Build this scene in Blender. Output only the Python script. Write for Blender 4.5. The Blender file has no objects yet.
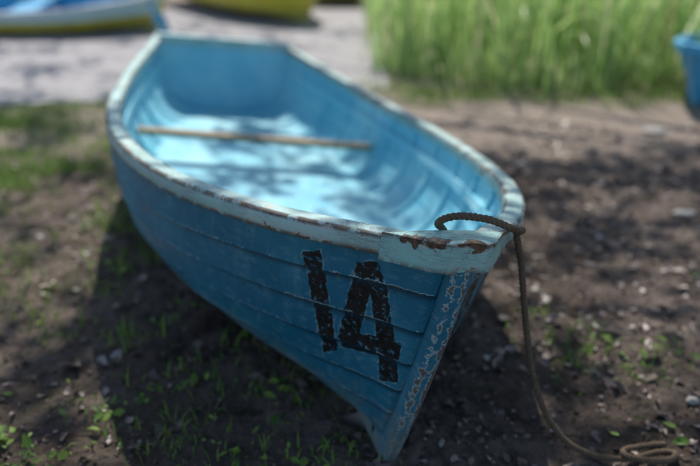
import bpy, math, random
import numpy as np
from mathutils import Matrix, Vector, noise
random.seed(7); rng=np.random.default_rng(7)
R=math.radians
# ---------------------------------------------------------------- fit
KN=np.sqrt(np.array([0,.03,.1,.25,.5,.75,1.0]))
def herm(x,k,v):
    k=np.asarray(k,float); v=np.asarray(v,float)
    m=np.gradient(v,k); x=np.clip(np.asarray(x,float),k[0],k[-1])
    i=np.clip(np.searchsorted(k,x,side='right')-1,0,len(k)-2)
    h=k[i+1]-k[i]; t=(x-k[i])/h
    return ((2*t**3-3*t**2+1)*v[i]+(t**3-2*t**2+t)*h*m[i]+(-2*t**3+3*t**2)*v[i+1]+(t**3-t**2)*h*m[i+1])
def sheer(s,zb,zm,zs):
    s=np.asarray(s,float)
    return zb*(1-s)*(1-2*s)+4*zm*s*(1-s)+zs*s*(2*s-1)
names=['h','p','f','bx','by','yaw','heel','L','b0','b1','b2','b3','b4','b5','b6','zb','zm','zs','rake']
th0=np.array([1.25,25,680,.22,1.4,18,4,3.4,.035,.14,.33,.54,.65,.61,.47,.60,.48,.52,.14])
sg=np.array([.03,3,50,.3,.3,10,4,.25,.008,.05,.07,.07,.07,.07,.07,.05,.04,.05,.06])
def frame(yaw,heel):
    y=R(yaw);q=R(heel)
    a=np.array([-math.sin(y),math.cos(y),0]); l=np.array([-math.cos(y),-math.sin(y),0]); u=np.array([0,0,1.])
    return a,l*math.cos(q)+u*math.sin(q),u*math.cos(q)-l*math.sin(q)
def proj(W,h,p,f):
    p=R(p); W=W-np.array([0,0,h])
    d=W[:,1]*math.cos(p)-W[:,2]*math.sin(p); up=W[:,1]*math.sin(p)+W[:,2]*math.cos(p)
    return np.stack([350+f*W[:,0]/d,233-f*up/d],1)
LM=np.array([(400,240),(350,228),(300,217),(250,204),(200,190),(160,172),(140,160),(112,140),(107,118),(115,88),(132,58),(150,38)],float)
RM=np.array([(500,236),(527,207),(522,192),(495,166),(460,142),(430,122),(390,99),(350,78),(290,46)],float)
tt=np.linspace(0,1,500); ss=tt**2
def resid(th):
    d=dict(zip(names,th)); a,l,u=frame(d['yaw'],d['heel'])
    b=herm(tt,KN,th[8:15]); z=sheer(ss,d['zb'],d['zm'],d['zs']); X=ss*d['L']
    base=np.array([d['bx'],d['by'],0])
    out=[(th-th0)/sg]
    C=[]
    for sgn,M in((1,LM),(-1,RM)):
        W=base+X[:,None]*a+sgn*b[:,None]*l+z[:,None]*u
        P=proj(W,d['h'],d['p'],d['f']); C.append(P)
        dd=np.sqrt(((M[:,None]-P[None])**2).sum(2)).min(1); out.append(dd/2.5)
    out.append((C[0][-1]-[150,38])/6); out.append((C[1][-1]-[288,46])/8)
    tip=proj((base+d['zb']*u)[None],d['h'],d['p'],d['f'])[0]; out.append((tip-[470,247])/3)
    ft=proj((base+d['rake']*a)[None],d['h'],d['p'],d['f'])[0]; out.append((ft-[388,462])/4)
    return np.concatenate(out)
th=th0.copy(); lam=1.; r=resid(th)
for it in range(80):
    J=np.stack([(resid(th+np.eye(len(th))[i]*sg[i]*1e-2)-r)/(sg[i]*1e-2) for i in range(len(th))],1)
    A=J.T@J; st=np.linalg.solve(A+lam*np.diag(np.diag(A)),-J.T@r)
    r2=resid(th+st)
    if (r2**2).sum()<(r**2).sum(): th=th+st;r=r2;lam=max(lam*.4,1e-5)
    else: lam=min(lam*4,1e6)
D=dict(zip(names,th))
CH,CP,CF=D['h'],R(D['p']),D['f']
def G(px,py,z=0.0):
    x=(px-350)/CF; y=(233-py)/CF
    d=np.array([x,math.cos(CP)+y*math.sin(CP),-math.sin(CP)+y*math.cos(CP)])
    t=(z-CH)/d[2]; return np.array([0,0,CH])+d*t
# ---------------------------------------------------------------- helpers
def mesh_obj(name,v,f,mat=None,smooth=True,parent=None,attrs=None,uv=None,mw=None):
    me=bpy.data.meshes.new(name); 
    me.from_pydata(np.asarray(v,float).tolist(),[],f if isinstance(f,list) else f.tolist())
    if smooth: me.polygons.foreach_set('use_smooth',[True]*len(me.polygons))
    if attrs:
        for k,a in attrs.items():
            at=me.attributes.new(k,'FLOAT','POINT'); at.data.foreach_set('value',np.asarray(a,np.float32))
    if uv is not None:
        ul=me.uv_layers.new(name='UVMap'); li=np.empty(len(me.loops),np.int32); me.loops.foreach_get('vertex_index',li)
        ul.data.foreach_set('uv',np.asarray(uv,np.float32)[li].ravel())
    ob=bpy.data.objects.new(name,me); bpy.context.scene.collection.objects.link(ob)
    if mat: me.materials.append(mat)
    if parent: ob.parent=parent
    if mw is not None: ob.matrix_world=mw
    return ob
class Acc:
    def __init__(s): s.v=[];s.f=[];s.w=[];s.uv=[];s.n=0
    def add(s,v,f,w=None,uv=None):
        v=np.asarray(v,float).reshape(-1,3); s.v.append(v); s.f+= [tuple(int(i)+s.n for i in q) for q in f]
        s.w.append(np.zeros(len(v)) if w is None else np.asarray(w,float).ravel())
        s.uv.append(np.zeros((len(v),2)) if uv is None else np.asarray(uv,float).reshape(-1,2)); s.n+=len(v)
    def grid(s,g,w=None,uv=None,flip=False,closeu=False):
        a,b=g.shape[:2]; f=[]
        for i in range(a-1):
            for j in range(b if closeu else b-1):
                k=(j+1)%b
                q=(i*b+j,i*b+k,(i+1)*b+k,(i+1)*b+j); f.append(q[::-1] if flip else q)
        s.add(g,f,w,uv)
    def box(s,lo,hi):
        x0,y0,z0=lo;x1,y1,z1=hi
        v=[(x0,y0,z0),(x1,y0,z0),(x1,y1,z0),(x0,y1,z0),(x0,y0,z1),(x1,y0,z1),(x1,y1,z1),(x0,y1,z1)]
        for q in [(0,3,2,1),(4,5,6,7),(0,1,5,4),(1,2,6,5),(2,3,7,6),(3,0,4,7)]:
            s.add([v[i] for i in q],[(0,1,2,3)])
    def obj(s,name,mat,parent=None,smooth=True):
        return mesh_obj(name,np.concatenate(s.v),s.f,mat,smooth,parent,{'wear_shade':np.concatenate(s.w)},np.concatenate(s.uv))
def tubegrid(path,rad,n=8):
    path=np.asarray(path,float); T=np.gradient(path,axis=0); T/=np.linalg.norm(T,axis=1)[:,None]+1e-9
    N=np.zeros_like(T); a=np.array([0,0,1.]) if abs(T[0][2])<.9 else np.array([1.,0,0])
    nn=a-T[0]*a.dot(T[0]); nn/=np.linalg.norm(nn)
    for i in range(len(T)):
        nn=nn-T[i]*nn.dot(T[i]); nn/=np.linalg.norm(nn)+1e-9; N[i]=nn
    B=np.cross(T,N); ang=np.linspace(0,2*math.pi,n,endpoint=False); rad=np.broadcast_to(rad,len(path))
    return path[:,None]+rad[:,None,None]*(np.cos(ang)[None,:,None]*N[:,None]+np.sin(ang)[None,:,None]*B[:,None]),N,B
def smoothpath(P,n):
    P=np.asarray(P,float); d=np.r_[0,np.cumsum(np.linalg.norm(np.diff(P,axis=0),axis=1))]
    x=np.linspace(0,d[-1],n); return np.stack([herm(x,d,P[:,i]) for i in range(3)],1)
# ---------------------------------------------------------------- node helper
class NT:
    def __init__(s,name):
        s.m=bpy.data.materials.new(name); s.m.use_nodes=True; s.t=s.m.node_tree; s.t.nodes.clear()
        s.out=s.n('ShaderNodeOutputMaterial'); s.b=s.n('ShaderNodeBsdfPrincipled'); s.l(s.b.outputs[0],s.out.inputs[0])
    def n(s,t,**k):
        x=s.t.nodes.new(t)
        for a,b in k.items(): setattr(x,a,b)
        return x
    def l(s,a,b): s.t.links.new(a,b)
    def put(s,sock,v):
        if isinstance(v,bpy.types.NodeSocket): s.l(v,sock)
        else: sock.default_value=v
    def math(s,op,a,b=0.0,c=None,clamp=False):
        x=s.n('ShaderNodeMath',operation=op,use_clamp=clamp); s.put(x.inputs[0],a); s.put(x.inputs[1],b)
        if c is not None: s.put(x.inputs[2],c)
        return x.outputs[0]
    def mix(s,f,a,b,mode='MIX'):
        x=s.n('ShaderNodeMix',data_type='RGBA',blend_type=mode)
        s.put(x.inputs[0],f)
        for sk,v in((x.inputs[6],a),(x.inputs[7],b)):
            s.put(sk,v if isinstance(v,bpy.types.NodeSocket) else (*v[:3],1))
        return x.outputs[2]
    def coord(s,scale=(1,1,1),kind='Object'):
        if not hasattr(s,'tc'): s.tc=s.n('ShaderNodeTexCoord')
        mp=s.n('ShaderNodeMapping'); mp.inputs['Scale'].default_value=scale; s.l(s.tc.outputs[kind],mp.inputs[0]); return mp.outputs[0]
    def noise(s,v,sc,det=4,ro=.55,dist=0):
        x=s.n('ShaderNodeTexNoise'); s.l(v,x.inputs['Vector']); x.inputs['Scale'].default_value=sc; x.inputs['Detail'].default_value=det
        x.inputs['Roughness'].default_value=ro; x.inputs['Distortion'].default_value=dist; return x.outputs['Fac']
    def vor(s,v,sc,feat='F1'):
        x=s.n('ShaderNodeTexVoronoi',feature=feat); s.l(v,x.inputs['Vector']); x.inputs['Scale'].default_value=sc; return x
    def ramp(s,f,a,b,lo=0.,hi=1.):
        x=s.n('ShaderNodeMapRange',interpolation_type='SMOOTHSTEP'); s.put(x.inputs[0],f)
        for i,v in enumerate((a,b,lo,hi)): s.put(x.inputs[i+1],v)
        return x.outputs[0]
    def attr(s,name):
        x=s.n('ShaderNodeAttribute'); x.attribute_name=name; return x.outputs['Fac']
    def bump(s,h,st=.3,d=.01):
        x=s.n('ShaderNodeBump'); x.inputs['Strength'].default_value=st; x.inputs['Distance'].default_value=d; s.l(h,x.inputs['Height']); s.l(x.outputs[0],s.b.inputs['Normal'])
def paint(name,c1,c2,primer,wood,chip=.5,rough=.42,quads=None,mud=True,crack=0.,twotone=None,woodamt=1.,grime=.3,spots=(),scuff=0.):
    k=NT(name); co=k.coord(); st=k.coord((1.5,6,9))
    sx=k.n('ShaderNodeSeparateXYZ'); k.l(co,sx.inputs[0])
    big=k.noise(co,3,3); fade=k.ramp(big,.35,.68)
    fine=k.noise(co,46,9,.68); streak=k.noise(st,7,7,.65)
    wear_shade=k.attr('wear_shade')
    if twotone:
        e=k.ramp(sx.outputs[2],twotone[0]-.004,twotone[0]+.004); c1s=k.mix(e,c1,twotone[1]); c2s=k.mix(e,c2,twotone[1])
    else: c1s,c2s=c1,c2
    col=k.mix(fade,c1s,c2s)
    col=k.mix(k.ramp(streak,.5,.78,0,.3),col,primer)
    col=k.mix(k.ramp(k.noise(co,11,6,.6),.52,.75,0,grime),col,[x*.5 for x in c1])
    if scuff:
        dn=k.noise(k.coord((26,26,3.5)),1,6,.7); col=k.mix(k.ramp(dn,.52,.76,0,scuff*.7),col,primer)
        dk=k.noise(k.coord((17,17,3.0)),1.3,6,.7); col=k.mix(k.ramp(dk,.54,.76,0,scuff),col,[x*.45 for x in c1])
        ln=k.noise(k.coord((1.0,30,30)),2.2,5,.6,.6); lm=k.math('ABSOLUTE',k.math('SUBTRACT',ln,.52)); col=k.mix(k.math('MULTIPLY',k.ramp(lm,.010,.002),k.ramp(k.noise(co,7,3),.5,.6,0,.6)),col,primer)
    sig=k.math('ADD',k.math('ADD',k.math('MULTIPLY',fine,.62),k.math('MULTIPLY',streak,.38)),k.math('MULTIPLY',wear_shade,.10))
    sig=k.math('ADD',sig,k.math('MULTIPLY',k.math('SUBTRACT',big,.5),.30))
    t=.70-.14*chip
    m1=k.ramp(sig,t,t+.012); m2=k.ramp(sig,t+.05,t+.06)
    if quads:
        uvn=k.n('ShaderNodeUVMap'); num=None
        nz=k.n('ShaderNodeTexNoise'); k.l(co,nz.inputs['Vector']); nz.inputs['Scale'].default_value=45; nz.inputs['Detail'].default_value=6
        off=k.n('ShaderNodeVectorMath',operation='MULTIPLY_ADD'); k.l(nz.outputs['Color'],off.inputs[0]); off.inputs[1].default_value=(.016,.016,0); k.l(uvn.outputs[0],off.inputs[2])
        for Q in quads:
            c=sum(np.array(q) for q in Q)/4; cur=None
            for i in range(4):
                a=np.array(Q[i]);b=np.array(Q[(i+1)%4]); e=b-a; nrm=np.array([e[1],-e[0]]); nrm/=np.linalg.norm(nrm)
                if nrm.dot(c-a)>0: nrm=-nrm
                dt=k.n('ShaderNodeVectorMath',operation='DOT_PRODUCT'); k.l(off.outputs[0],dt.inputs[0]); dt.inputs[1].default_value=(nrm[0],nrm[1],0)
                dd=k.math('SUBTRACT',dt.outputs['Value'],float(nrm.dot(a))+.008*float(nrm.sum()))
                cur=dd if cur is None else k.math('MAXIMUM',cur,dd)
            num=cur if num is None else k.math('MINIMUM',num,cur)
        halo=k.math('MULTIPLY',k.ramp(num,.006,.001),k.ramp(fine,.46,.6,0,.6)); col=k.mix(halo,col,primer)
        nm=k.ramp(num,.0008,-.0008)
        holes=k.ramp(k.noise(co,70,8,.72),.44,.38,0,1)
        nm=k.math('MULTIPLY',nm,k.math('SUBTRACT',1,k.math('MULTIPLY',holes,.85)))
        col=k.mix(nm,col,(.010,.010,.011))
    col=k.mix(m1,col,primer); col=k.mix(k.math('MULTIPLY',m2,woodamt),col,k.mix(k.noise(st,20,4),wood,[x*.35 for x in wood]))
    hgt=k.math('ADD',k.math('MULTIPLY',fine,.25),k.math('MULTIPLY',m1,-.5)); hgt=k.math('ADD',hgt,k.math('MULTIPLY',streak,.4))
    if crack:
        cv=k.coord((2.2,2.2,50)); cn=k.noise(cv,6,5,.6,1.5)
        cl=k.math('ABSOLUTE',k.math('SUBTRACT',cn,.5)); cm=k.math('MULTIPLY',k.ramp(cl,.018,.004),k.ramp(k.noise(co,5,3),.42,.56))
        wl=k.math('MULTIPLY',k.ramp(wear_shade,.50,1.0),k.ramp(k.noise(co,26,7,.7),.40,.52))
        cm=k.math('MAXIMUM',cm,wl); cm=k.math('MULTIPLY',cm,crack)
        col=k.mix(cm,col,(.12,.08,.058)); hgt=k.math('SUBTRACT',hgt,k.math('MULTIPLY',cm,.6))
    for (p,rad) in spots:
        dv=k.n('ShaderNodeVectorMath',operation='DISTANCE'); k.l(co,dv.inputs[0]); dv.inputs[1].default_value=p
        dd=k.math('ADD',dv.outputs['Value'],k.math('MULTIPLY',k.math('SUBTRACT',k.noise(co,34,7,.7),.5),.075))
        sm=k.ramp(dd,rad,rad-.003); col=k.mix(sm,col,k.mix(k.ramp(fine,.4,.6),(.16,.09,.05),(.03,.02,.016)))
        hgt=k.math('SUBTRACT',hgt,sm)
    col=k.mix(k.ramp(wear_shade,-.1,-.9,0,.85),col,[x*.2 for x in c1])  # negative values darken the colour: painted lap shade with groove dirt
    if mud:
        mz=k.math('ADD',sx.outputs[2],k.math('MULTIPLY',k.math('SUBTRACT',k.noise(co,9,6,.7),.5),.40))
        col=k.mix(k.ramp(mz,.20,.0,0,.75),col,(.20,.22,.19))
    k.l(col,k.b.inputs['Base Color'])
    k.l(k.ramp(sig,.4,t,rough,.8),k.b.inputs['Roughness'])
    k.bump(hgt,.45,.003)
    return k.m
def plain(name,c,c2=None,rough=.7,sc=8,tr=0,bump=0,attr=None,spec=.3,c3=None,c3t=.86):
    k=NT(name); co=k.coord(); f=k.noise(co,sc,5)
    if attr: f=k.attr(attr)
    col=k.mix(f,c,c2 or [x*.6 for x in c])
    if c3: col=k.mix(k.ramp(f,c3t,c3t+.04),col,c3)
    k.l(col,k.b.inputs['Base Color']); k.b.inputs['Roughness'].default_value=rough
    k.b.inputs['Specular IOR Level'].default_value=spec
    if bump: k.bump(k.noise(co,sc*4,6,.7),.5,bump)
    if tr:
        t=k.n('ShaderNodeBsdfTranslucent'); k.l(col,t.inputs[0]); mx=k.n('ShaderNodeMixShader'); mx.inputs[0].default_value=tr
        k.l(k.b.outputs[0],mx.inputs[1]); k.l(t.outputs[0],mx.inputs[2]); k.l(mx.outputs[0],k.out.inputs[0])
    return k.m
# ---------------------------------------------------------------- hull
US=np.array([0,.14,.28,.42,.56,.70,.84,1.0])
MY=[.03,.36,.64,.80,.89,.94,.97,1.0]; MZ=[0,.03,.10,.22,.38,.56,.76,1.0]
BY=[.0,.32,.51,.64,.745,.835,.92,1.0]; BZ=[0,.08,.19,.33,.48,.645,.815,1.0]
class Hull:
    def __init__(s,b,L,zb,zm,zs,rake): s.b=b;s.L=L;s.z=(zb,zm,zs);s.rake=rake
    def half(s,q): return herm(np.sqrt(q),KN,s.b)
    def sh(s,q): return sheer(q,*s.z)
    def sec(s,q,u):
        q,u=np.broadcast_arrays(np.asarray(q,float),np.asarray(u,float))
        w=np.clip(q/.38,0,1); w=w*w*(3-2*w)
        yf=(1-w)*herm(u,US,BY)+w*herm(u,US,MY); zf=(1-w)*herm(u,US,BZ)+w*herm(u,US,MZ)
        b=s.half(q)-.014; y=.016+(b-.016)*yf
        kz=.045+.07*np.clip((q-.6)/.4,0,1)**2; z=kz+(s.sh(q)-.02-kz)*zf
        X=q*s.L+(s.rake*(1-zf)**1.3+.03)*(1-q)**6-.10*(1-zf)*q**6
        return X,y,z
    def P(s,q,u,off=0.,sgn=1):
        X,y,z=s.sec(q,u); e=.01; _,y1,z1=s.sec(q,np.clip(np.asarray(u)+e,0,1)); _,y0,z0=s.sec(q,np.clip(np.asarray(u)-e,0,1))
        dy,dz=y1-y0,z1-z0; n=np.sqrt(dy*dy+dz*dz)+1e-9
        y=np.maximum(y+off*dz/n,.004); z=z-off*dy/n
        return np.stack([X,sgn*y,z],-1)
    def yin(s,q,z):
        u=np.linspace(0,1,60); p=s.P(np.full(60,q),u,-.018); return float(np.interp(z,p[:,2],p[:,1])),float(np.interp(z,p[:,2],p[:,0]))
def build_boat(name,H,M,mw,nst=80,hero=True):
    root=bpy.data.objects.new(name,None); bpy.context.scene.collection.objects.link(root)
    t=np.linspace(0,1,nst); S=t**1.6; S[0]=0
    A=Acc(); th=.018; nfl=[0,.07,.4,.68,.82,1.0]; m=len(nfl)
    for sgn in(1,-1):
        for i in range(len(US)-1):
            u0,u1=US[i],US[i+1]
            us=np.array([u0+(u1-u0)*f for f in nfl]); sc=np.clip(S*5,0.2,1)
            g=H.P(S[:,None]*np.ones(m),us[None]*np.ones((nst,1)),(th*(1-np.array(nfl)))[None]*sc[:,None],sgn)
            uv=np.stack([S[:,None]*H.L*np.ones(m),us[None]*.7*np.ones((nst,1))],-1)
            tp=i<len(US)-2
            w=np.tile([1.7,.5,0,0,-.35 if tp else 0,-1.0 if tp else -.5],(nst,1))  # positive: worn lip; negative: shade and dirt painted below the lap above
            w[:,0]+=.7*np.sin(S*37+i*2.1+sgn)
            A.grid(g,w,uv,flip=sgn>0)
            if i>0:
                g2=np.stack([H.P(S,np.full(nst,u0-.004),-.002*sc,sgn),g[:,0]],1)
                A.grid(g2,np.tile([-1,-.3],(nst,1)),np.stack([uv[:,0],uv[:,0]],1),flip=sgn>0)  # step face darkened as well, lap shade painted in
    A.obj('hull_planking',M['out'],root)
    A=Acc(); us=np.linspace(0,1,20)
    for sgn in(1,-1):
        g=H.P(S[:,None]*np.ones(20),us[None]*np.ones((nst,1)),-.018,sgn)
        A.grid(g,flip=sgn<0)
        if hero:
            for u in US[1:-1]:
                for (ua,oa,ub,ob) in((u,-.018,u,-.023),(u,-.023,u-.03,-.018)):
                    g=np.stack([H.P(S,np.full(nst,ua),oa,sgn),H.P(S,np.full(nst,ub),ob,sgn)],1); A.grid(g,flip=sgn<0)
    A.obj('hull_lining',M['in'],root)
    A=Acc()
    if hero:
        uu=np.linspace(.02,.97,16)
        for x in np.linspace(.09,.95,13):
            for sgn in(1,-1):
                ds=.011/H.L
                c=[H.P(np.full(16,x+d),uu,o,sgn) for d,o in((-ds,-.016),(-ds*.8,-.029),(ds*.8,-.029),(ds,-.016))]
                A.grid(np.stack(c,1),np.tile([0,.8,.8,0],(16,1)),flip=sgn<0)
        A.obj('ribs',M['in'],root,smooth=False)
    A=Acc(); Q=np.linspace(0.0,1,nst)**1.7
    X=Q*H.L; B=H.half(Q); Z=H.sh(Q)
    def rail(sgn,s0,n_in,dep,grow=0,lift=0):
        T=np.stack([np.gradient(X),np.gradient(B)],1); T/=np.linalg.norm(T,axis=1)[:,None]; Nn=np.stack([-T[:,1],T[:,0]],1)
        cs=[(0+grow,-.005),(-.005+grow,0),(-.012,.001),(-.5*n_in,.002),(-n_in+.010,.001),(-n_in+.004,-.001),(-n_in,-.006),(-n_in,-dep+.004),(-n_in*.5,-dep),(-.004+grow,-dep),(grow,-dep+.004),(grow,-.022)]
        wv=[1.,1.,.5,0,.45,1.,.8,.5,0,.9,1.,0]
        g=np.zeros((nst,len(cs),3))
        for j,(n,z) in enumerate(cs):
            y=B+Nn[:,1]*n; g[:,j,0]=X+Nn[:,0]*n; g[:,j,1]=sgn*np.maximum(y,0.003); g[:,j,2]=Z+z+lift
        k=Q>=s0; A.grid(g[k],np.tile(wv,(k.sum(),1)),closeu=True,flip=sgn<0)
        gg=g[k]; A.add(gg[0],[tuple(range(len(cs)))]); A.add(gg[-1],[tuple(range(len(cs)))])
    for sgn in(1,-1): rail(sgn,.014,.056,.046)
    A.obj('gunwale_rail',M['rim'],root)
    if hero:
        A=Acc()
        for sgn in(1,-1):
            q=np.linspace(.06,.99,60)
            c=[H.P(q,np.full(60,u),o,sgn) for u,o in((.80,-.018),(.80,-.034),(.85,-.034),(.85,-.018))]
            A.grid(np.stack(c,1),np.tile([0,1,1,0],(60,1)),flip=sgn<0)
        A.obj('seat_riser',M['in'],root,smooth=False)
    A=Acc(); nk,nv=14,17; v=np.linspace(-1,1,nv); Xc=.095+.012*v**2
    kk=np.linspace(0,1,nk)**1.3
    Xg=kk[:,None]*Xc[None]-.008*(1-kk[:,None]); q=np.clip(Xg/H.L,0,1); Yg=v[None]*(H.half(q)+.005)
    Zt=H.sh(q)+.007+.006*(1-v[None]**2); top=np.stack([Xg,Yg,Zt],-1)
    ww=np.zeros((nk,nv)); ww[0]=1;ww[-1]=1;ww[:,0]=1;ww[:,-1]=1; ww[1]=.9; ww[2]=.5
    A.grid(top,ww)
    loop=[top[i,0] for i in range(nk)]+[top[-1,j] for j in range(1,nv)]+[top[i,-1] for i in range(nk-2,-1,-1)]+[top[0,j] for j in range(nv-2,0,-1)]
    loop=np.array(loop+[loop[0]]); mid=loop.copy(); mid[:,2]-=.028; low=loop.copy(); low[:,2]-=.062
    A.grid(np.stack([loop,mid,low],1),np.tile([1,.0,.9],(len(loop),1)))
    bot=top.copy(); bot[...,2]-=.062; A.grid(bot,flip=True)
    A.obj('breasthook',M['cap'],root,smooth=False)
    A=Acc(); zz=np.linspace(0,1,14); zt=H.z[0]-.045
    Xs=H.rake*(1-zz)**1.3; z=zz*zt; dep=.085
    path=[(Xs[i],z[i]) for i in range(13,-1,-1)]; inner=[(Xs[i]+dep,z[i]+.02) for i in range(13,-1,-1)]
    for x in np.linspace(H.rake+.1,H.L-.12,25):
        s=x/H.L; path.append((x,0.0+.07*max(0,(s-.6)/.4)**2)); inner.append((x,.055+.07*max(0,(s-.6)/.4)**2))
    path=np.array(path); inner=np.array(inner); n=len(path); w=.021
    def R3(p,y): return np.stack([p[:,0],np.full(n,y),p[:,1]],1)
    bev=path+(inner-path)*.08; b2=path+(inner-path)*.2
    c=[R3(inner,w),R3(b2,w),R3(bev,w),R3(path,w*.65),R3(path,0),R3(path,-w*.65),R3(bev,-w),R3(b2,-w),R3(inner,-w)]
    A.grid(np.stack(c,1),np.tile([.6,.1,1.3,2.0,.7,2.4,1.3,.1,.6],(n,1)))
    A.obj('stem_and_keel',M['stem'],root,smooth=False)
    A=Acc(); uu=np.linspace(0,1,14)
    for off,fl in((0,False),(-.03,True)):
        a=H.P(np.ones(14),uu,0,1);b=H.P(np.ones(14),uu,0,-1); a[:,0]+=off;b[:,0]+=off
        A.grid(np.stack([a,b],1),flip=fl)
    A.obj('transom',M['in'],root,smooth=False)
    A=Acc(); bw=H.half(np.array(1.0)); zs=H.z[2]
    A.box((H.L-.05,-bw+.02,zs-.04),(H.L+.012,bw-.02,zs+.012)); A.obj('transom_cap',M['rim'],root,smooth=False)
    def slab(nm,s0,s1,z,th,mat):
        q=np.linspace(s0,s1,12); vv=np.linspace(-1,1,9); g=np.zeros((12,9,3))
        for i,a in enumerate(q):
            y,x=H.yin(a,z); g[i,:,0]=x; g[i,:,1]=vv*(y+.004); g[i,:,2]=z
        A=Acc(); A.grid(g,flip=False); g2=g.copy(); g2[...,2]-=th; A.grid(g2,flip=True)
        for e in(0,-1): A.grid(np.stack([g[e],g2[e]],0),np.ones((2,9))*.8)
        A.obj(nm,mat,root,smooth=False)
    zf=H.z[1]/.48
    slab('bow_seat',.05,.235,H.z[1]-.13*zf,.03,M['in'])
    slab('floorboards',.10,.985,.13*zf,.02,M['in'])
    if not hero:
        slab('thwart',.42,.5,H.z[1]-.1*zf,.028,M['in']); slab('stern_seat',.87,.985,H.z[1]-.16*zf,.03,M['in'])
    root.matrix_world=mw
    return root
a,l,u=frame(D['yaw'],D['heel'])
mwB=Matrix([[a[0],l[0],u[0],D['bx']],[a[1],l[1],u[1],D['by']],[a[2],l[2],u[2],0.0],[0,0,0,1]])
def toloc(p): 
    q=np.array(p)-np.array([D['bx'],D['by'],0]); return np.array([q@a,q@l,q@u])
def toworld(P): P=np.atleast_2d(P); return np.array([D['bx'],D['by'],0])+P[:,:1]*a+P[:,1:2]*l+P[:,2:3]*u
H=Hull(th[8:15],D['L'],D['zb'],D['zm'],D['zs'],D['rake'])
sg_,ug_=np.meshgrid(np.linspace(.0,.4,700),np.linspace(0,1,400),indexing='ij')
Wl=toworld(H.P(sg_,ug_,.004,1).reshape(-1,3))
Pp=proj(Wl,D['h'],D['p'],D['f']); Dp=np.linalg.norm(Wl-np.array([0,0,CH]),axis=1)
quadpx=[[(303,252),(320,251),(337,350),(324,352)],[(356,262),(378,262),(356,344),(338,338)],[(363,262),(379,263),(398,383),(379,380)],[(339,329),(400,344),(399,362),(340,347)]]
quads=[]
for Q in quadpx:
    qq=[]
    for p in Q:
        dd=((Pp-np.array(p))**2).sum(1); c=np.where(dd<max(6.,dd.min()*1.5))[0]; i0=c[Dp[c].argmin()]
        c=c[Dp[c]<Dp[i0]+.03]; i=c[dd[c].argmin()]
        qq.append((float(sg_.ravel()[i]*H.L),float(ug_.ravel()[i]*.7)))
    quads.append(qq)
zb=D['zb']
spots=[(tuple(toloc(G(418,235,zb+.01))),.022),(tuple(toloc(G(436,240,zb+.01))),.026),(tuple(toloc(G(480,241,zb+.01))),.027),(tuple(toloc(G(470,250,zb-.01))),.014),(tuple(toloc(G(406,233,zb+.01))),.016)]
spots=[((float(p[0]),float(p[1]),float(p[2])),r_) for p,r_ in spots]
M={'out':paint('painted_hull_blue',(.011,.145,.240),(.026,.21,.31),(.26,.46,.52),(.16,.12,.09),.42,.32,quads,scuff=.40),
   'in':paint('painted_inner_turquoise',(.17,.55,.70),(.33,.69,.78),(.62,.79,.82),(.20,.16,.11),.25,.30,mud=False,grime=.1),
   'rim':paint('painted_rim_aqua',(.32,.52,.50),(.46,.62,.60),(.54,.55,.49),(.16,.11,.08),.80,.42,mud=False,crack=.9,woodamt=.9),
   'cap':paint('painted_cap_green',(.27,.54,.51),(.38,.61,.57),(.50,.54,.47),(.13,.08,.05),.76,.42,mud=False,crack=.9,spots=spots),
   'stem':paint('painted_stem',(.014,.15,.24),(.025,.20,.29),(.32,.42,.44),(.15,.11,.088),.46,.5,scuff=.45,woodamt=.9),
   'wood':plain('bare_wood',(.46,.34,.19),(.24,.18,.12),.6,14,bump=.002)}
boat=build_boat('rowboat',H,M,mwB)
best=None
for z in np.linspace(.12,.46,60):
    w0=np.array([0,0,CH]); w1=G(370,147,0); L0,L1=toloc(w0),toloc(w1); t=(z-L0[2])/(L1[2]-L0[2]); p=L0+(L1-L0)*t
    s_=p[0]/H.L
    if .2<s_<.97:
        e=abs(H.yin(s_,z)[0]-(-p[1])-.02)
        if best is None or e<best[0]: best=(e,z,p)
_,zt_,pR=best
bl_=None
for s_ in np.linspace(.25,.95,200):
    y_,x_=H.yin(s_,zt_); q=proj(toworld(np.array([x_,y_,zt_])),D['h'],D['p'],D['f'])[0]
    e=abs(q[1]-(147-17*(370-q[0])/228))
    if bl_ is None or e<bl_[0]: bl_=(e,np.array([x_,y_-.02,zt_]))
pL=bl_[1]; A=Acc(); d=(pL-pR); Ld=np.linalg.norm(d); d/=Ld; sd_=np.cross([0,0,1],d); n=10; g=[]
for t in np.linspace(0,1,n):
    c=pR+d*Ld*t; hw=.026+.006*math.sin(3*t); hh=.012
    g.append([c+sd_*hw*sx_+np.array([0,0,hh*sz_]) for sx_,sz_ in((1,-1),(1,.7),(.85,1),(-.85,1),(-1,.7),(-1,-1))])
g=np.array(g); A.grid(g,closeu=True); A.add(g[0],[tuple(range(6))]); A.add(g[-1],[tuple(range(6))])
A.obj('loose_plank',M['wood'],boat,smooth=False)
def mwat(x,y,rot,heel=0,z=0): return Matrix.Translation((x,y,z))@Matrix.Rotation(rot,4,'Z')@Matrix.Rotation(heel,4,'X')
H2=Hull([.03,.14,.32,.52,.62,.58,.46],3.3,.42,.32,.36,.15)
yel=paint('painted_hull_yellow',(.55,.46,.03),(.62,.54,.05),(.5,.5,.4),(.2,.15,.1),.2,twotone=(.21,(.45,.66,.70)))
ye2=paint('painted_hull_yellow_plain',(.60,.52,.03),(.68,.60,.06),(.5,.5,.4),(.2,.15,.1),.2)
blu=paint('painted_light_blue',(.05,.36,.62),(.08,.44,.70),(.4,.6,.7),(.2,.15,.1),.2,mud=False)
wht=paint('painted_white',(.6,.68,.7),(.7,.75,.75),(.5,.5,.5),(.2,.15,.1),.3,mud=False)
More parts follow.
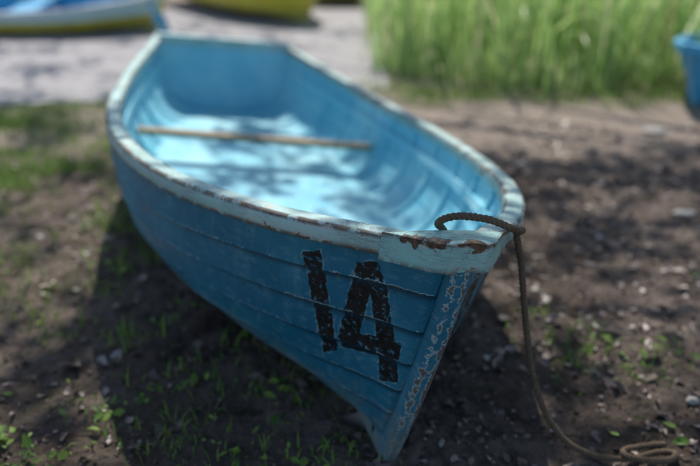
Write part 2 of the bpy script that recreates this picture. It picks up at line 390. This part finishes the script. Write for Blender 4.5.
drk=paint('painted_navy',(.02,.05,.10),(.03,.07,.14),(.3,.4,.45),(.2,.15,.1),.2,mud=False)
MA={'out':yel,'in':blu,'rim':wht,'cap':wht,'stem':ye2,'wood':M['wood']}
MB={'out':ye2,'in':drk,'rim':drk,'cap':ye2,'stem':ye2,'wood':M['wood']}
MC={'out':blu,'in':blu,'rim':blu,'cap':blu,'stem':blu,'wood':M['wood']}
g=G(160,38); build_boat('rowboat',H2,MA,mwat(g[0],g[1]+.45,R(176),R(-6)),40,False)
g=G(172,26); build_boat('rowboat',H2,MB,mwat(g[0]+1.6,g[1]-.1,R(125),R(4)),40,False)
g=G(292,8); build_boat('rowboat',H2,MB,mwat(g[0],g[1]+.5,R(12)),40,False)
g=G(686,114); build_boat('rowboat',H2,MC,mwat(g[0],g[1]+.12,R(35)),40,False)
A=Acc(); g0=G(168,40); g1=G(150,2,.45); dirv=(g0-g1)/np.linalg.norm(g0-g1); sidev=np.cross(dirv,[0,0,1])
pts=smoothpath([g0+[0,0,.02],(g0+g1)/2,g1],12); A.grid(tubegrid(pts,.022,8)[0],closeu=True)
bl=[]
for t,w_ in((0,.03),(.12,.06),(.3,.075),(.48,.07),(.52,.03)): c=g0+[0,0,.04]-dirv*t; bl.append([c-sidev*w_,c+sidev*w_])
A.grid(np.array(bl)); A.obj('oar',blu)
# ---------------------------------------------------------------- ground
def gh(x,y):
    fade=max(0,min(1,(4.6-y)/.6)); r=max(0,1-max(0,abs(x)-4)/3)
    h=.022*noise.fractal(Vector((x*1.3,y*1.3,0)),1,2,3)+.016*noise.fractal(Vector((x*9,y*9,3)),.8,2,4)+.008*noise.noise(Vector((x*42,y*42,0)))
    return (h-.004)*fade*r
def axis(lo,hi,step,far):
    c=list(np.arange(lo,hi,step)); x=hi; st=step
    up=[];
    while x<far: st*=1.35; x+=st; up.append(x)
    dn=[];x=lo;st=step
    while x>-far: st*=1.35; x-=st; dn.append(x)
    return np.array(dn[::-1]+c+up)
gx=axis(-2.4,2.4,.013,400); gy=axis(.9,4.7,.013,400)
V=np.zeros((len(gx),len(gy),3)); V[...,0]=gx[:,None];V[...,1]=gy[None]
for i,x in enumerate(gx):
    for j,y in enumerate(gy):
        V[i,j,2]=gh(x,y) if (abs(x)<7 and -2<y<4.7) else 0
na,nb=len(gx),len(gy); I,J=np.meshgrid(np.arange(na-1),np.arange(nb-1),indexing='ij')
F=np.stack([I*nb+J,(I+1)*nb+J,(I+1)*nb+J+1,I*nb+J+1],-1).reshape(-1,4)
k=NT('soil'); co=k.coord()
n1=k.noise(co,1.1,5,.6); n2=k.noise(co,14,8,.7); n3=k.noise(co,90,6,.7); vo=k.vor(co,55)
col=k.mix(k.ramp(n1,.36,.62),(.12,.088,.068),(.28,.22,.18))
col=k.mix(k.ramp(n2,.45,.7,0,.85),col,(.045,.032,.026)); col=k.mix(k.ramp(n3,.55,.75,0,.6),col,(.38,.32,.27))
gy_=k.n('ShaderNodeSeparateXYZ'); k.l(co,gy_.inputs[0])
far=k.ramp(gy_.outputs[1],3.4,4.3); col=k.mix(k.math('MULTIPLY',far,.75),col,(.54,.44,.36))  # far soil paler: brightness of the sunlit strip put into the colour
col=k.mix(k.ramp(k.noise(co,5,5),.58,.75,0,.45),col,(.08,.11,.03))
k.l(col,k.b.inputs['Base Color']); k.b.inputs['Roughness'].default_value=.85; k.b.inputs['Specular IOR Level'].default_value=.25
k.bump(k.math('ADD',k.math('ADD',n3,k.math('MULTIPLY',n2,1.5)),k.math('MULTIPLY',vo.outputs['Distance'],.6)),1,.02)
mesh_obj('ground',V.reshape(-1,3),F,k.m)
k=NT('paving'); co=k.coord()
col=k.mix(k.noise(co,2.5,6,.65),(.24,.23,.24),(.46,.44,.44)); col=k.mix(k.ramp(k.noise(co,7,7,.7),.5,.65,0,.5),col,(.16,.13,.12))
k.l(col,k.b.inputs['Base Color']); k.b.inputs['Roughness'].default_value=.9; k.bump(k.noise(co,60,6,.7),.4,.004)
n=260; xs=np.linspace(-60,.30,n); pv=[]
for x in xs: pv.append((x,4.95+.14*noise.noise(Vector((x*2,0,0)))+.06*noise.noise(Vector((x*9,0,0)))+max(0,x+.2)*.8,.012))
for x in xs[::-1]: pv.append((x+ (.12*noise.noise(Vector((x*5,7,0)))),9.8,.012))
mesh_obj('paved_path',pv,[(i,i+1,2*n-2-i,2*n-1-i) for i in range(n-1)],k.m)
k=NT('water'); k.b.inputs['Base Color'].default_value=(.02,.04,.03,1); k.b.inputs['Roughness'].default_value=.05; k.bump(k.noise(k.coord(),3,4),.2,.05)
mesh_obj('pond_water',[(-200,16,.02),(200,16,.02),(200,120,.02),(-200,120,.02)],[(0,1,2,3)],k.m)
# ---------------------------------------------------------------- scatter tools
def randrot(n,tilt):
    az=rng.uniform(0,2*np.pi,n); ta=rng.uniform(0,2*np.pi,n); ti=np.abs(rng.normal(0,tilt,n))
    c,s=np.cos(az),np.sin(az); Rz=np.zeros((n,3,3)); Rz[:,0,0]=c;Rz[:,0,1]=-s;Rz[:,1,0]=s;Rz[:,1,1]=c;Rz[:,2,2]=1
    ax=np.stack([np.cos(ta),np.sin(ta),0*ta],1); K=np.zeros((n,3,3)); K[:,0,2]=ax[:,1];K[:,1,2]=-ax[:,0];K[:,2,0]=-ax[:,1];K[:,2,1]=ax[:,0]
    Rt=np.eye(3)+np.sin(ti)[:,None,None]*K+(1-np.cos(ti))[:,None,None]*(K@K)
    return Rt@Rz
def scatter(name,tv,tf,pos,rot,sc,mat,parent=None,smooth=True,tint=None,jit=0):
    n=len(pos); tv=np.asarray(tv,float); m=len(tv); T=tv[None]+rng.normal(0,1,(n,m,3))*jit
    sc=np.asarray(sc,float); T=T*(sc.reshape(n,1,-1))
    v=np.einsum('nij,nkj->nki',rot,T)+pos[:,None]
    F=(np.arange(n)[:,None,None]*m+np.asarray(tf)[None]).reshape(-1,len(tf[0]))
    t=rng.uniform(0,1,n) if tint is None else tint
    return mesh_obj(name,v.reshape(-1,3),F,mat,smooth,parent,{'tint':np.repeat(t,m)})
LEAF=[(0,-.5,.02),(.26,-.15,.10),(.22,.2,.08),(0,.55,-.03),(-.22,.2,.1),(-.26,-.15,.06),(0,0,0)]
LEAFF=[(0,1,6),(1,2,6),(2,3,6),(3,4,6),(4,5,6),(5,0,6)]
LF4=[(0,-.5,0),(.28,0,.08),(0,.55,0),(-.28,0,.08)]; LF4F=[(0,1,2,3)]
def blades(name,base,length,width,lean,mat,tint=None,nseg=5):
    n=len(base); az=rng.uniform(0,2*np.pi,n); d=np.stack([np.cos(az),np.sin(az)],1)
    fa=az+rng.uniform(-.9,.9,n)+np.pi/2; wv=np.stack([np.cos(fa),np.sin(fa),0*fa],1)
    V=np.zeros((n,nseg+1,2,3))
    for j in range(nseg+1):
        t=j/nseg; ang=lean*t*1.1
        hx=length*t*np.sin(ang)*.8; hz=length*t*np.cos(ang*.9)
        c=np.stack([base[:,0]+d[:,0]*hx,base[:,1]+d[:,1]*hx,base[:,2]+hz],1)
        w=(width*(1-t**2.2)*.5+.0004)[:,None]*wv
        V[:,j,0]=c-w;V[:,j,1]=c+w
    m=(nseg+1)*2; off=(np.arange(n)*m)[:,None]
    q=np.array([[2*j,2*j+1,2*j+3,2*j+2] for j in range(nseg)])
    F=(off[:,:,None]+q[None]).reshape(-1,4)
    t=rng.uniform(0,1,n) if tint is None else tint
    return mesh_obj(name,V.reshape(-1,3),F,mat,True,None,{'tint':np.repeat(t,m)})
grassM=plain('grass_blade',(.28,.42,.08),(.10,.22,.04),.5,tr=.4,attr='tint')
reedM=plain('reed_leaf',(.60,.74,.30),(.17,.38,.09),.35,tr=.5,attr='tint',c3=(.68,.66,.42),spec=.5)
deadM=plain('dead_leaf',(.25,.19,.165),(.075,.048,.035),.42,tr=.05,attr='tint',spec=.5,c3=(.46,.40,.38),c3t=.92)
leafM=plain('tree_leaf',(.05,.12,.02),(.08,.16,.03),.5,attr='tint')
barkM=plain('bark',(.10,.075,.055),(.05,.04,.03),.95,12,bump=.02)
def onground(xy): return np.array([[x,y,gh(x,y)] for x,y in xy])
def clump(n,cx,cy,rx,ry): return np.stack([rng.normal(cx,rx,n),rng.normal(cy,ry,n)],1)
# reeds
n=3200; x=rng.uniform(.28,7,n); y=5.7+rng.uniform(0,1,n)**1.1*3.4+.2*np.sin(x*3)+.1*np.sin(x*9)
y=y+np.clip(.8-x,0,1)*.9
cl=np.round(np.stack([x,y],1)/.24)*.24; xy=cl+rng.normal(0,.05,(n,2))
xr=rng.uniform(.2,6,2600); xy2=np.stack([xr,5.35+rng.uniform(0,.6,2600)+.15*np.sin(xr*3)+np.clip(.8-xr,0,1)*.7],1)
xya=np.concatenate([xy,xy2]); n2_=len(xy2); n=len(xya)
ln=np.r_[rng.uniform(.5,1.45,n-n2_),rng.uniform(.12,.42,n2_)]; wd=np.r_[rng.uniform(.018,.042,n-n2_),rng.uniform(.006,.016,n2_)]
blades('reeds',np.c_[xya,np.zeros(n)],ln,wd,np.abs(rng.normal(.3,.38,n)),reedM,nseg=6)
# grass
P=[]
for _ in range(95): c=(rng.uniform(-2.8,-.95),rng.uniform(3.3,4.9)); P.append(clump(60,c[0],c[1],.09,.06))
for _ in range(90): c=(rng.uniform(.1,4.2),rng.uniform(4.9,5.6)); P.append(clump(50,c[0],c[1],.10,.05))
for _ in range(170): c=(rng.uniform(-1.8,.1),rng.uniform(1.2,3.3)); P.append(clump(12,c[0],c[1],.05,.05))
for _ in range(16): c=(rng.uniform(-.5,.1),rng.uniform(1.32,1.9)); P.append(clump(7,c[0],c[1],.05,.05))
for _ in range(14): c=(rng.uniform(.6,1.0),rng.uniform(1.7,2.2)); P.append(clump(9,c[0],c[1],.05,.04))
xy=np.concatenate(P); n=len(xy)
blades('grass',onground(xy),rng.uniform(.02,.10,n)*np.where(xy[:,1]<1.9,.7,1),rng.uniform(.002,.006,n),np.abs(rng.normal(.8,.45,n)),grassM,nseg=4)
P=[]
for c,m in[((-.92,1.45),50),((-.80,1.38),40),((-.45,1.7),10),((-.6,2.1),14),((-.3,1.45),14),((-.1,1.38),10),((.93,1.88),16),((.78,1.95),12),((-1.2,1.9),20),((-.9,2.5),16),((.8,1.5),4),((1.3,2.4),6),((-.65,1.6),14),((-.2,1.7),12),((-1.05,1.65),16)]:
    P.append(clump(m,c[0],c[1],.055,.045))
xy=np.concatenate(P); p=onground(xy); p[:,2]+=rng.uniform(.01,.05,len(p))
scatter('weeds',LEAF,LEAFF,p,randrot(len(p),.5),rng.uniform(.012,.042,len(p)),grassM,jit=.03)
# dead leaves
n=15000; xy=np.stack([rng.uniform(-2.4,3.2,n),.95+rng.uniform(0,1,n)**1.15*3.6],1)
cl=np.array([noise.noise(Vector((x*2.2,y*2.2,9))) for x,y in xy])
keep=(rng.uniform(0,1,n)<np.where(xy[:,0]>0,.75,.26)*(1+1.6*cl)); xy=xy[keep]; p=onground(xy); p[:,2]+=.005; n=len(p)
szs=np.exp(rng.normal(-3.85,.5,n)); szs=np.clip(szs,.006,.07)
scatter('leaf_litter',LEAF,LEAFF,p,randrot(n,.25),szs[:,None]*np.stack([rng.uniform(.6,1.4,n),rng.uniform(.7,1.2,n),rng.uniform(.6,1.8,n)],1),deadM,jit=.08)
ico=[(0,0,1),(.89,0,.45),(.28,.85,.45),(-.72,.53,.45),(-.72,-.53,.45),(.28,-.85,.45),(.72,.53,-.45),(-.28,.85,-.45),(-.89,0,-.45),(-.28,-.85,-.45),(.72,-.53,-.45),(0,0,-1)]
icf=[(0,1,2),(0,2,3),(0,3,4),(0,4,5),(0,5,1),(1,6,2),(2,7,3),(3,8,4),(4,9,5),(5,10,1),(6,7,2),(7,8,3),(8,9,4),(9,10,5),(10,6,1),(11,7,6),(11,8,7),(11,9,8),(11,10,9),(11,6,10)]
n=9000; xy=np.stack([rng.uniform(-1.8,2.2,n),.9+rng.uniform(0,1,n)**1.5*3.2],1); p=onground(xy)
crM=plain('soil_crumb',(.19,.145,.115),(.05,.037,.028),.9,attr='tint')
scatter('soil_crumbs',ico,icf,p,randrot(n,1),rng.uniform(.0015,.005,(n,3))*rng.choice([1,1,1,2.2],(n,1)),crM,smooth=False,jit=.15)
stM=plain('pale_stone',(.5,.47,.43),(.35,.33,.3),.8,20,bump=.003)
def stone(px,py,r,sc):
    g=G(px,py); import bmesh
    bm=bmesh.new(); bmesh.ops.create_icosphere(bm,subdivisions=3,radius=1)
    for v in bm.verts: v.co*=1+.3*noise.noise(v.co*1.3+Vector((px,0,0))); v.co=Vector((v.co.x*sc[0],v.co.y*sc[1],v.co.z*sc[2]))*r
    me=bpy.data.meshes.new('stone'); bm.to_mesh(me); me.polygons.foreach_set('use_smooth',[True]*len(me.polygons))
    o=bpy.data.objects.new('stone',me); o.location=(g[0],g[1],r*sc[2]*.4); me.materials.append(stM); bpy.context.scene.collection.objects.link(o)
stone(692,402,.018,(1,.8,.6)); stone(655,132,.07,(1.2,.8,.3)); stone(684,214,.05,(1,.7,.2)); stone(642,378,.010,(1,.8,.6)); stone(520,165,.03,(1,.7,.4))
A=Acc()
for _ in range(260):
    c=np.array([rng.uniform(-1.6,2.0),.95+rng.uniform(0,1)*2.6]); an=rng.uniform(0,math.pi); L=rng.uniform(.03,.16); pts=[]
    for t in np.linspace(-.5,.5,5):
        q=c+t*L*np.array([math.cos(an),math.sin(an)])+rng.normal(0,.003,2); pts.append((q[0],q[1],gh(*q)+.004))
    A.grid(tubegrid(pts,np.linspace(.0022,.001,5),5)[0],closeu=True)
A.obj('twigs',barkM)
# ---------------------------------------------------------------- rope
rp=[(447,240,zb-.10),(443,229,zb-.03),(441,220,zb+.018),(453,216,zb+.026),(474,217,zb+.028),(495,221,zb+.027),(508,227,zb+.020),(517,239,.582),(521,262,.525),(523,290,.46),(526,325,.37),(531,365,.27),(540,400,.175),(552,425,.10),(572,446,.035),(600,457,.014),(632,459,.012),(660,452,.014),(676,453,.014),(672,460,.022),(650,461,.03),(628,457,.034),(622,452,.02),(645,446,.012),(668,444,.012)]
Pw=[G(*q) for q in rp]
n=800; path=smoothpath(Pw,n); kw=np.ones(21)/21; pe=np.concatenate([np.repeat(path[:1],10,0),path,np.repeat(path[-1:],10,0)]); path=np.stack([np.convolve(pe[:,i],kw,'valid') for i in range(3)],1)
path[:,2]=np.maximum(path[:,2],.010); Lr=np.linalg.norm(np.diff(path,axis=0),axis=1).sum(); n=len(path)
_,N,B=tubegrid(path,.01,4); A=Acc(); s=np.linspace(0,Lr,n)
for kx in range(3):
    ph=2*math.pi*(s/.032)+kx*2*math.pi/3
    c=path+.0040*(np.cos(ph)[:,None]*N+np.sin(ph)[:,None]*B)+rng.normal(0,.00025,path.shape)
    A.grid(tubegrid(c,.0042,8)[0],closeu=True)
for _ in range(320):
    i=rng.integers(5,n-5); d=rng.normal(0,1,3); d/=np.linalg.norm(d); p0=path[i]+d*.006; p1=p0+d*rng.uniform(.003,.009)+rng.normal(0,.002,3)
    A.grid(tubegrid([p0,(p0+p1)/2+rng.normal(0,.001,3),p1],.0003,3)[0],closeu=True)
ropeM=plain('rope_fibre',(.20,.15,.10),(.075,.052,.036),.9,60,bump=.002)
A.obj('rope',ropeM)
# ---------------------------------------------------------------- sun, tree
EL,AZ=R(50),R(-2)
sd=np.array([math.sin(AZ)*math.cos(EL),math.cos(AZ)*math.cos(EL),math.sin(EL)])
root=bpy.data.objects.new('shade_tree',None); bpy.context.scene.collection.objects.link(root)
pos=[]
for _ in range(5600):
    x,y=rng.uniform(-5,5.5),rng.uniform(-2.5,9)
    d=noise.fractal(Vector((x*3.0+7,y*3.0,1.7)),.8,2,3)
    thr=-.15
    if x<-.95 and y>1.2: thr=-.05
    if -.95<=x<-.3 and y<2.9: thr=-.32
    if -1.0<x<.3 and 1.9<y<4.5 and x>-.95+(3.2-y)*.4: thr=.06
    if -1.3<x<.1 and 2.7<y<4.4: thr=.20
    if x<-1 and y>2.9: thr=.24
    if y>3.95: thr=.6 if x>-.6 else .10
    if x>3.4 and y>3: thr=.3
    if d<thr: continue
    t=rng.uniform(5.2,8.0); c=np.array([x,y,0])+sd*t
    pos.append(c+rng.normal(0,.08,(9,3)))
pos=np.concatenate(pos)
scatter('foliage',LF4,LF4F,pos,randrot(len(pos),.6),rng.uniform(.08,.13,len(pos)),leafM,root)
A=Acc(); tb=np.array([4.9,5.9,0]); tp=[tb,tb+[.05,0,1.5],tb+[-.1,.2,3],tb+[-.2,.4,4.4]]
A.grid(tubegrid(smoothpath(tp,20),np.linspace(.3,.16,20),14)[0],closeu=True)
for _ in range(22):
    e=pos[rng.integers(len(pos))]; s0=np.array(tp[3])-[0,0,rng.uniform(0,.8)]
    mid=(s0+e)/2+[0,0,.6]
    A.grid(tubegrid(smoothpath([s0,mid,e],16),np.linspace(.05,.006,16),7)[0],closeu=True)
A.obj('trunk_and_limbs',barkM,root)
P=[]
for i in range(60):
    x=rng.uniform(-90,90); y=rng.uniform(124,150); hh=rng.uniform(7,13)
    P.append(np.stack([rng.normal(x,3,50),rng.normal(y,2,50),np.abs(rng.normal(hh*.55,hh*.25,50))],1))
P=np.concatenate(P); scatter('distant_trees',LF4,LF4F,P,randrot(len(P),1),rng.uniform(1.5,3,len(P)),leafM)
# ---------------------------------------------------------------- light, camera
sun=bpy.data.lights.new('sun','SUN'); sun.energy=5.0; sun.angle=R(.53); sun.color=(1,.95,.87)
so=bpy.data.objects.new('sun',sun); bpy.context.scene.collection.objects.link(so); so.rotation_euler=Vector(sd).to_track_quat('Z','Y').to_euler()
w=bpy.data.worlds.new('World'); bpy.context.scene.world=w; w.use_nodes=True; nt=w.node_tree
sk=nt.nodes.new('ShaderNodeTexSky'); sk.sky_type='NISHITA'; sk.sun_disc=False; sk.sun_elevation=EL; sk.sun_rotation=AZ
bg=nt.nodes['Background']; bg.inputs[1].default_value=.15; nt.links.new(sk.outputs[0],bg.inputs[0])
cd=bpy.data.cameras.new('camera'); cam=bpy.data.objects.new('camera',cd); bpy.context.scene.collection.objects.link(cam)
cam.location=(0,0,CH); cam.rotation_euler=(math.pi/2-CP,0,0); cd.sensor_width=36; cd.lens=CF/700*36; cd.clip_end=2000; cd.clip_start=.05
cd.dof.use_dof=True; cd.dof.focus_distance=1.5; cd.dof.aperture_fstop=1.2
sc=bpy.context.scene; sc.camera=cam; sc.view_settings.view_transform='Standard'; sc.view_settings.look='None'
